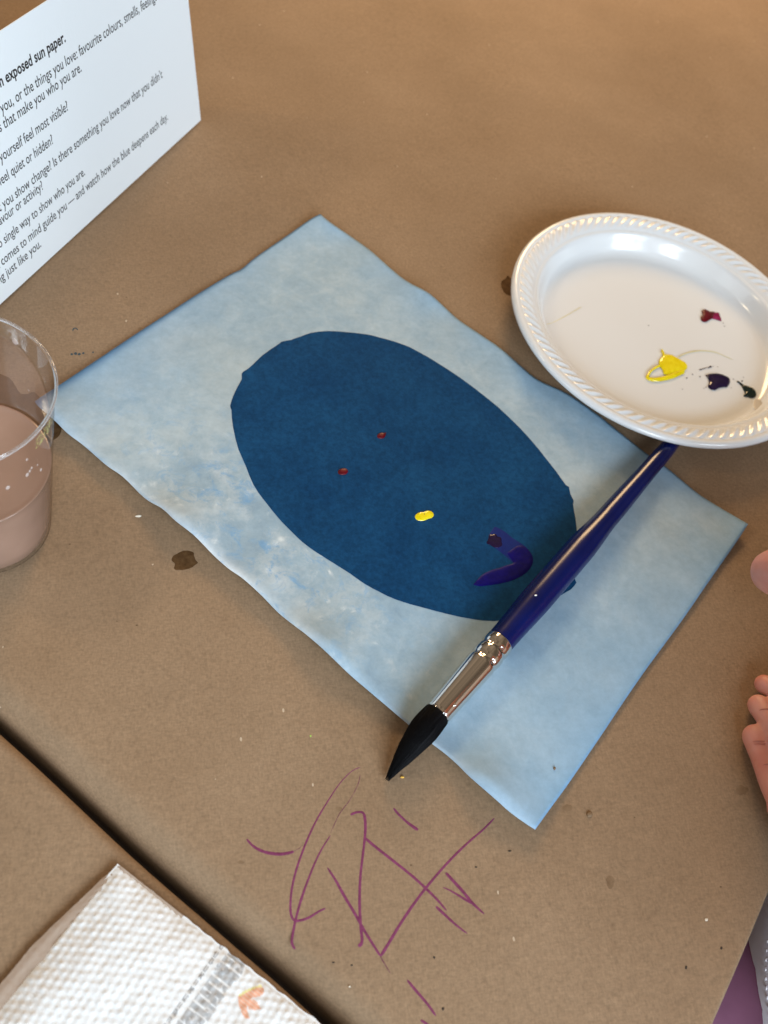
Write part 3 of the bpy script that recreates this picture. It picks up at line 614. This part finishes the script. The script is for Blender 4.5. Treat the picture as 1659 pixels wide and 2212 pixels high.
LN = [('on exposed sun paper.', (-38, 632), (478, 300), 1), ('know you, or the things you love: favourite colours, smells, feelings', (-130, 900), (1140, 0), 0),
      ('places that make you who you are.', (-118, 1028), (594, 516), 0), ('yourself feel most visible?', (2, 1168), (497, 797), 0), ('feel quiet or hidden?', (0, 1340), (388, 1040), 0),
      ('might you show change? Is there something you love now that you didn\u2019t', (-105, 1602), (1180, 562), 0), ('flavour or activity?', (-28, 1640), (315, 1372), 0),
      ('no single way to show who you are.', (-28, 1818), (618, 1268), 0), ('what comes to mind guide you \u2014 and watch how the blue deepens each day.', (-108, 2005), (1220, 868), 0),
      ('living just like you.', (-70, 2095), (300, 1788), 0)]
FS = .0072
ks = []
for s, a, b, bold in LN:
    A, B = cardpt(*R1(*a)), cardpt(*R1(*b)); m = text_mesh(s, bold)
    xs = [v.co.x for v in m.vertices]; w0 = max(xs) - min(xs); y = (A[1] + B[1]) / 2; k_ = (B[0] - A[0]) / w0; ks.append((round(k_ * 1000, 2), round(A[1] * 1000, 1), round(B[1] * 1000, 1)))
    x0 = min(xs); th = math.atan2(B[1] - A[1], B[0] - A[0])
    for v in m.vertices:
        x = (v.co.x - x0) * k_; yy = v.co.y * FS * 1.0
        X = B[0] - (w0 * k_ - x) ; v.co = c1_ + dd * X + up * (B[1] + yy) + nrm * .00003
    o = obj('text_line', m, INK, CARD, False)
print('TEXT', ks, 'card h', CHh)

# ------------------------------------------------------------------ paper towel with pressed dimples and print
N0 = P(253.6, 1863, .003)
na = (P(692, 2209.7, .003) - N0); na.normalize(); nbv = (P(0, 2171, .003) - N0); nbv.normalize()
q7 = lambda x, y: P(329.2 + x * .23148, 1975 + y * .23148, .003)
def ab(p):
    w = p - N0; d = na.x * nbv.y - na.y * nbv.x
    return ((w.x * nbv.y - w.y * nbv.x) / d, (na.x * w.y - na.y * w.x) / d)
leaf = [ab(q7(x, y)) for x, y in [(800, 760), (860, 710), (960, 670), (1010, 655), (1045, 685), (1040, 740), (1000, 765), (905, 785), (960, 800), (1000, 850), (1015, 885), (960, 895), (905, 885), (880, 860), (890, 920), (905, 975), (870, 980), (835, 930), (810, 850)]]
leafrim = [ab(q7(x, y)) for x, y in [(800, 760), (860, 710), (960, 670), (1010, 655), (1045, 685), (1010, 678), (960, 690), (880, 728), (815, 765)]]
dots = [ab(q7(x, y)) for x, y in [(645, 290), (590, 370), (550, 440), (500, 505), (455, 575), (405, 640), (360, 715), (310, 785), (258, 855), (215, 920), (160, 990), (110, 1060), (60, 1130)]]
barU = [(760, 335), (715, 345), (670, 405), (615, 465), (580, 520), (535, 590), (495, 650), (455, 705), (410, 770), (360, 840), (315, 910), (275, 960), (230, 1020), (185, 1085), (140, 1150)]
barL = [(878, 452), (865, 470), (840, 530), (795, 600), (745, 650), (690, 710), (650, 790), (610, 840), (575, 915), (530, 970), (480, 1020), (440, 1075), (395, 1140), (350, 1200), (305, 1265)]
bars = [(ab(q7(*a)), ab(q7(*b))) for a, b in list(zip(barU, barL))[1:]]
AN, BN, da = 400, 330, .00036
def nap(a, b, top=True):
    x = a * 1000; y = b * 1000                                          # hexagonal dimples on slightly turned rows
    p = 3.05; c, s = math.cos(.50), math.sin(.50); x += .35 * nz(a, b, 60, 12); y += .35 * nz(a, b, 60, 17); X = (x * c + y * s) / p; Y = (-x * s + y * c) / (p * .80)
    row = round(Y); fx = X - .5 * (row % 2); h = 0
    d2 = ((fx - round(fx)) * p) ** 2 + ((Y - row) * p * .80) ** 2
    h = (.00032 + .00014 * noise.noise(Vector((round(fx) * 3.7 + .5, row * 2.3 + .3, 0)))) * math.exp(-d2 / .60) 
    h += .0002 * nz(a, b, 420, 2) + .0004 * nz(a, b, 120, 2)
    e = min(a, b); puff = .0046 * (1 - math.exp(-e / .009)) + .0016 * nz(a, b, 28, 6) * min(1, e / .01)
    return (h if e > .0008 else 0) + puff + .0010
k = M('paper_towel', .85); at = k.attr('print'); k.color(k.mix(k.ramp(k.noise(700, 4, .7), [(.3, (.68, .70, .715)), (.7, (.76, .775, .78))]), at.outputs['Color'], 1.0, 'MULTIPLY')); k.bump(k.noise(900, 4, .7), .5, .0003)
k.b.inputs['Specular IOR Level'].default_value = .15; TOWEL = k.m
TW = thing('paper_towel', 'folded white paper towel with dimples and faint grey and orange print', 'paper towel', (N0.x, N0.y, 0))
Vs, Fs, cl = [], [], []
def segd(p, a, b):
    dx, dy = b[0] - a[0], b[1] - a[1]; L2 = dx * dx + dy * dy; t = ((p[0] - a[0]) * dx + (p[1] - a[1]) * dy) / L2; tc_ = max(0, min(1, t))
    return math.hypot(p[0] - a[0] - dx * tc_, p[1] - a[1] - dy * tc_), t
bb0 = min(min(a[0], b[0]) for a, b in bars); 
for i in range(AN + 1):
    for j in range(BN + 1):
        a, b = i * da, j * da
        ja = .0005 * nz(b, 0, 260, 4) if i == 0 else 0; jb = .0006 * nz(a, 0, 260, 5) if j == 0 else 0
        p = N0 + na * (a + ja) + nbv * (b + jb); z = nap(a, b); col = (1, 1, 1)
        if i < 3 or j < 3: z = z * min(i, j, 3) / 3 + (.0012 if min(i, j) < 3 else 0) * (1 - min(i, j) / 3)
        p.z = z; Vs.append(p)
        if a < .15 and b < .10:
            if inside(leafrim, a, b): col = (1.0, .92, .42)
            elif inside(leaf, a, b):
                col = (1.0, .50, .33) if (j // 1) % 3 else (.98, .66, .50)
            else:
                for d_ in dots:
                    if abs(a - d_[0]) < .0021 and abs(b - d_[1]) < .0021:
                        dx, dy = a - d_[0], b - d_[1]
                        if abs(dx) < .0007 and abs(dy) < .0010 and (i % 2 == 0 or noise.noise(Vector((a * 900, b * 900, 0))) > .05): col = (.45, .45, .46)
                for A, B in bars:
                    if abs(b - (A[1] + B[1]) / 2) < .012:
                        dist, t = segd((a, b), A, B)
                        if dist < .00100 and -.02 < t < 1.02:
                            wv = math.sin(t * 14 + 3 * nz(a, b, 300, 3)); g = .62 if wv > -.2 else .50
                            if noise.noise(Vector((a * 700, b * 700, 7))) > .28: g = .82
                            col = (g, g, g * 1.01)
        cl += [*col, 1]
for i in range(AN):
    for j in range(BN): Fs.append((i * (BN + 1) + j, i * (BN + 1) + j + 1, (i + 1) * (BN + 1) + j + 1, (i + 1) * (BN + 1) + j))
tw = mesh('top_ply', Vs, Fs, TOWEL, TW)
if (tw.data.polygons[0].normal.z) < 0: tw.data.flip_normals()
tw.data.color_attributes.new('print', 'FLOAT_COLOR', 'POINT').data.foreach_set('color', cl)
# lower ply sticking out along the left edge, its shade painted into the brown
nb2 = (P(0, 2123.7, .001) - N0); nb2.z = 0; nb2.normalize()
k = M('paper_towel_lower_shaded', .85, (.38, .30, .24, 1)); k.bump(k.noise(700, 4), .5, .0003); 
Vs, Fs = [], []
for i in range(41):
    for j in range(151):
        b = j / 150 * .12; off = .0 + .0048 * min(1, b / .035) + .0003 * nz(b, 0, 200, 1)
        base = Vector((N0.x, N0.y, 0)) + nbv * b; a = -off + (off + .03) * i / 40
        perp = Vector((nb2.x - nbv.x, nb2.y - nbv.y, 0)); p = base + na * a
        xx, yy = a * 1000, b * 1000
        hh = .0003 * max(0, math.sin(xx * 2.1)) * max(0, math.sin(yy * 2.1)) + .0002 * nz(a, b, 150)
        p.z = .0008 + hh + min(.0006, max(0, (a + off) * .3)); Vs.append(p)
for i in range(40):
    for j in range(150): Fs.append((i * 151 + j, i * 151 + j + 1, (i + 1) * 151 + j + 1, (i + 1) * 151 + j))
lp = mesh('lower_ply', Vs, Fs, k.m, TW)
if lp.data.polygons[0].normal.z < 0: lp.data.flip_normals()

# ------------------------------------------------------------------ the child at the right
def tube(bm, pts, rads, seg=14, n=5):
    data = smoothpts([(*p, r) for p, r in zip(pts, rads)], n); rings = []
    N = len(data); prev = None
    for i, d in enumerate(data):
        p = Vector(d[:3]); a = Vector(data[max(i - 1, 0)][:3]); b = Vector(data[min(i + 1, N - 1)][:3]); t = (b - a).normalized()
        x = t.orthogonal().normalized() if prev is None else (prev - t * prev.dot(t)).normalized(); prev = x; y = t.cross(x)
        rings.append((p, t, x, y, d[3]))
    allr = []
    p, t, x, y, r = rings[0]
    for q in (80, 55, 30): a_ = math.radians(q); allr.append((p - t * r * math.sin(a_), x, y, r * math.cos(a_)))
    for p, t, x, y, r in rings: allr.append((p, x, y, r))
    p, t, x, y, r = rings[-1]
    for q in (30, 55, 80): a_ = math.radians(q); allr.append((p + t * r * math.sin(a_), x, y, r * math.cos(a_)))
    vv = [[bm.verts.new(p + (x * math.cos(2 * math.pi * k / seg) + y * math.sin(2 * math.pi * k / seg)) * r) for k in range(seg)] for p, x, y, r in allr]
    for A, B in zip(vv, vv[1:]):
        for k in range(seg): bm.faces.new((A[k], A[(k + 1) % seg], B[(k + 1) % seg], B[k]))
    bm.faces.new(vv[0][::-1]); bm.faces.new(vv[-1])
k = M('skin', .48, (.60, .33, .26, 1)); c = k.ramp(k.noise(55, 4), [(.3, (.60, .215, .165)), (.7, (.70, .345, .275))]); k.color(c); k.b.inputs['Subsurface Weight'].default_value = .25
k.b.inputs['Subsurface Radius'].default_value = (.008, .003, .0015); k.b.inputs['Subsurface Scale'].default_value = .6; k.bump(k.noise(500, 4), .35, .0003); SKIN = k.m
KID = thing('person', 'child in pale lavender top and plum trousers, fingers resting at table edge', 'person', tuple(uvz(.34, 0, -.74)))
bm = bmesh.new()
TU, TV = .352, -.030                                                     # torso centre in table directions
tube(bm, [uvz(TU, TV, -.20), uvz(TU, TV, -.08), uvz(TU, TV, .06), uvz(TU, TV, .13), uvz(TU, TV, .17), uvz(TU - .005, TV, .21)], [.060, .056, .056, .052, .032, .030], 24)
tube(bm, [uvz(TU - .012, TV, .23), uvz(TU - .02, TV, .285), uvz(TU - .012, TV, .33)], [.055, .078, .062], 24)
tube(bm, [uvz(TU - .088, TV, .262), uvz(TU - .106, TV, .255)], [.011, .009], 10)   # nose
for s in (-1, 1): tube(bm, [uvz(TU - .01, TV + s * .078, .285), uvz(TU - .008, TV + s * .083, .262)], [.012, .009], 10)
wL = P(1805, 1840, .024)                                                # near hand
kn = [P(1702, 1745, .020), P(1728, 1672, .022), P(1748, 1600, .023), P(1768, 1545, .021)]
tube(bm, [uvz(TU, TV - .085, .115), uvz(TU + .05, TV - .095, .10), uvz(TU + .05, TV - .085, .09), wL.lerp(uvz(TU + .04, TV - .08, .09), .5), wL], [.036, .033, .029, .024, .018], 18)
for a_, r in zip(kn, (.0082, .0088, .0088, .008)): tube(bm, [wL, wL.lerp(a_, .5), a_], [.014, .012, r], 14)
FG = [(kn[0], (1674, 1695, .0130), (1650, 1640, .0075), (1631, 1592, .0050), .0056), (kn[1], (1694, 1622, .0155), (1664, 1564, .0090), (1639, 1524, .0050), .0050),
      (kn[2], (1712, 1530, .0155), (1680, 1497, .0085), (1651, 1478, .0048), .0045), (kn[3], (1735, 1490, .013), (1712, 1455, .0075), (1700, 1438, .0046), .0043)]
for k0, a, b, c_, r in FG: tube(bm, [k0, P(*a), P(*b), P(*c_)], [r * 1.25, r * 1.10, r * .96, r * 1.0], 16)
tube(bm, [wL + Vector((.002, .002, -.002)), P(1800, 1690, .016), P(1770, 1660, .010), P(1745, 1668, .007)], [.012, .010, .0075, .006], 14)
wR = P(1850, 1330, .062)
tube(bm, [uvz(TU, TV + .085, .115), uvz(TU - .02, TV + .13, .05), uvz(TU - .05, TV + .13, .035), wR.lerp(uvz(TU - .05, TV + .13, .03), .5), wR], [.036, .033, .029, .024, .018], 18)
FR = [((1770, 1262, .062), (1715, 1240, .056), (1676, 1236, .046), .0118), ((1775, 1310, .062), (1735, 1300, .052), (1705, 1310, .044), .0066), ((1785, 1355, .058), (1755, 1350, .050), (1735, 1362, .044), .0062), ((1800, 1400, .054), (1780, 1400, .047), (1765, 1410, .042), .0056)]
for a, b, c_, r in FR: tube(bm, [wR, P(*a), P(*b), P(*c_)], [.013, r * 1.2, r * 1.05, r * .9], 16)
tube(bm, [wR, P(1790, 1235, .055), P(1750, 1215, .045), P(1730, 1205, .040)], [.012, .009, .0075, .006], 14)
body = obj('body', bm, SKIN, KID)
rm = body.modifiers.new('Remesh', 'REMESH'); rm.mode = 'VOXEL'; rm.voxel_size = .0009; rm.use_smooth_shade = True
sm_ = body.modifiers.new('Smooth', 'SMOOTH'); sm_.factor = .5; sm_.iterations = 2
CREASE = plain('skin_crease', (.50, .19, .14, 1), .6)
for (a, b, t, r) in ((P(1650, 1640, .0075), P(1631, 1592, .0050), .42, .00545), (P(1650, 1640, .0075), P(1631, 1592, .0050), .54, .0055), (P(1664, 1564, .0090), P(1639, 1524, .0050), .45, .0049), (P(1674, 1695, .0130), P(1650, 1640, .0075), .45, .0057)):
    d = (b - a).normalized(); c0 = a.lerp(b, t); x = d.cross(ez).normalized(); y = x.cross(d).normalized(); y = y if y.z > 0 else -y
    bm = bmesh.new(); tube(bm, [c0 + (x * math.cos(q) + y * math.sin(q)) * (r - .00006) + d * .0005 * math.sin(q * 3) for q in [.5 + .25 * i for i in range(9)]], [.00008] + [.00020] * 7 + [.00008], 6, 2)
    obj('skin_crease', bm, CREASE, body)
# shirt
k = M('lavender_knit', .85); 
wvn = k.n.new('ShaderNodeTexWave'); wvn.inputs['Scale'].default_value = 900; wvn.inputs['Distortion'].default_value = 1.5; wvn.bands_direction = 'Z'; k.l.new(k.tc, wvn.inputs['Vector'])
c = k.ramp(k.noise(35, 4, .6), [(.3, (.74, .72, .82)), (.7, (.88, .88, .93))]); k.color(k.mix(c, k.ramp(wvn.outputs['Fac'], [(.0, G(.86)), (1, G(1.05))]), .8, 'MULTIPLY')); k.bump(wvn.outputs['Fac'], .4, .0003); KNIT = k.m
def shell(name, rows, mat, parent, n=72, fold=.004):
    Vs, Fs = [], []
    for i, (cu, cv, z, ru, rv) in enumerate(rows):
        for kq in range(n):
            q = 2 * math.pi * kq / n; f = 1 + fold / max(ru, .01) * (math.sin(q * 7 + z * 22) * .5 + noise.noise(Vector((math.cos(q) * 2.2, math.sin(q) * 2.2, z * 14))))
            e = .85; cq, sq = math.cos(q), math.sin(q)
            Vs.append(uvz(cu + ru * f * math.copysign(abs(cq) ** e, cq), cv + rv * f * math.copysign(abs(sq) ** e, sq), z + (.012 * math.cos(q) if i == 0 else 0)))
    for i in range(len(rows) - 1):
        for kq in range(n): Fs.append((i * n + kq, i * n + (kq + 1) % n, (i + 1) * n + (kq + 1) % n, (i + 1) * n + kq))
    o = mesh(name, Vs, Fs, mat, parent); s = o.modifiers.new('Solidify', 'SOLIDIFY'); s.thickness = .0012; ss = o.modifiers.new('Sub', 'SUBSURF'); ss.levels = ss.render_levels = 1
    return o
rows = []
for z, a, b in ((-.053, .104, .106), (-.050, .101, .101), (-.042, .092, .088), (-.030, .083, .076), (-.012, .077, .068), (.02, .074, .065), (.05, .076, .068), (.08, .080, .086), (.105, .072, .090), (.125, .058, .075), (.14, .044, .048)): rows.append((TU, TV, z, a, b))
shirt = shell('shirt', rows, KNIT, KID, fold=.0025)
THREAD = plain('white_thread', (.85, .83, .88, 1), .7)
bm = bmesh.new()
for z_, zz, ra, rb in ((-.0455, 0, .0963, .0942), (-.0420, 1, .0925, .0887)):
    n_ = 150
    for kq in range(n_):
        q = 2 * math.pi * (kq + .5 * zz) / n_; c2, s2 = math.cos(q), math.sin(q); e = .85
        pos = lambda q: uvz(TU + (ra + .0008) * math.copysign(abs(math.cos(q)) ** e, math.cos(q)), TV + (rb + .0008) * math.copysign(abs(math.sin(q)) ** e, math.sin(q)), z_)
        p0 = pos(q); p1 = pos(q + .01); t = (p1 - p0).normalized()
        bmesh.ops.create_icosphere(bm, subdivisions=1, radius=1, matrix=Matrix.Translation(p0) @ t.to_track_quat('X', 'Z').to_matrix().to_4x4() @ Matrix.Diagonal((.0012, .00045, .0003, 1)))
st_ = obj('stitching', bm, THREAD, shirt); st_['kind'] = 'stuff'
def cyl(name, pts, rads, mat, parent, n=5, seg=20):
    bm = bmesh.new(); tube(bm, pts, rads, seg, n); o = obj(name, bm, mat, parent); return o
for s in (-1, 1): cyl('sleeve', [uvz(TU, TV + s * .070, .112), uvz(TU + .018, TV + s * .088, .106), uvz(TU + .04, TV + s * .095, .102)], [.036, .041, .044], KNIT, KID)
k = M('plum_cotton', .85); w2 = k.n.new('ShaderNodeTexWave'); w2.inputs['Scale'].default_value = 1100; w2.inputs['Distortion'].default_value = 2; k.l.new(k.tc, w2.inputs['Vector'])
k.color(k.mix(k.ramp(k.noise(45, 4), [(.3, (.130, .042, .080)), (.7, (.180, .062, .115))]), k.ramp(w2.outputs['Fac'], [(0, G(.88)), (1, G(1.08))]), .7, 'MULTIPLY')); k.bump(w2.outputs['Fac'], .3, .0002); PLUM = k.m
for s, v1 in ((-1, -.045), (1, .065)):
    cyl('trouser_leg', [uvz(TU + .04, TV + s * .045, -.125), uvz(TU - .04, TV + s * .055, -.118), uvz(TU - .16, TV + s * .070, -.115), uvz(TU - .22, TV + s * .075, -.16), uvz(TU - .22, TV + s * .08, -.50)], [.070, .070, .060, .052, .045], PLUM, KID, 6, 28)
HAIR = plain('brown_hair', (.05, .028, .015, 1), .5)
cyl('hair', [uvz(TU - .005, TV, .315), uvz(TU + .015, TV, .29), uvz(TU + .03, TV, .21)], [.080, .079, .055], HAIR, KID, 5, 26)
EYE = plain('dark_eye', (.02, .012, .01, 1), .15)
for s in (-1, 1):
    bm = bmesh.new(); bmesh.ops.create_uvsphere(bm, u_segments=14, v_segments=10, radius=.008, matrix=Matrix.Translation(uvz(TU - .091, TV + s * .028, .284))); obj('eye', bm, EYE, KID)
cyl('mouth', [uvz(TU - .083, TV - .016, .238), uvz(TU - .086, TV, .235), uvz(TU - .083, TV + .016, .238)], [.003, .004, .003], plain('lips', (.45, .14, .12, 1), .4), KID)
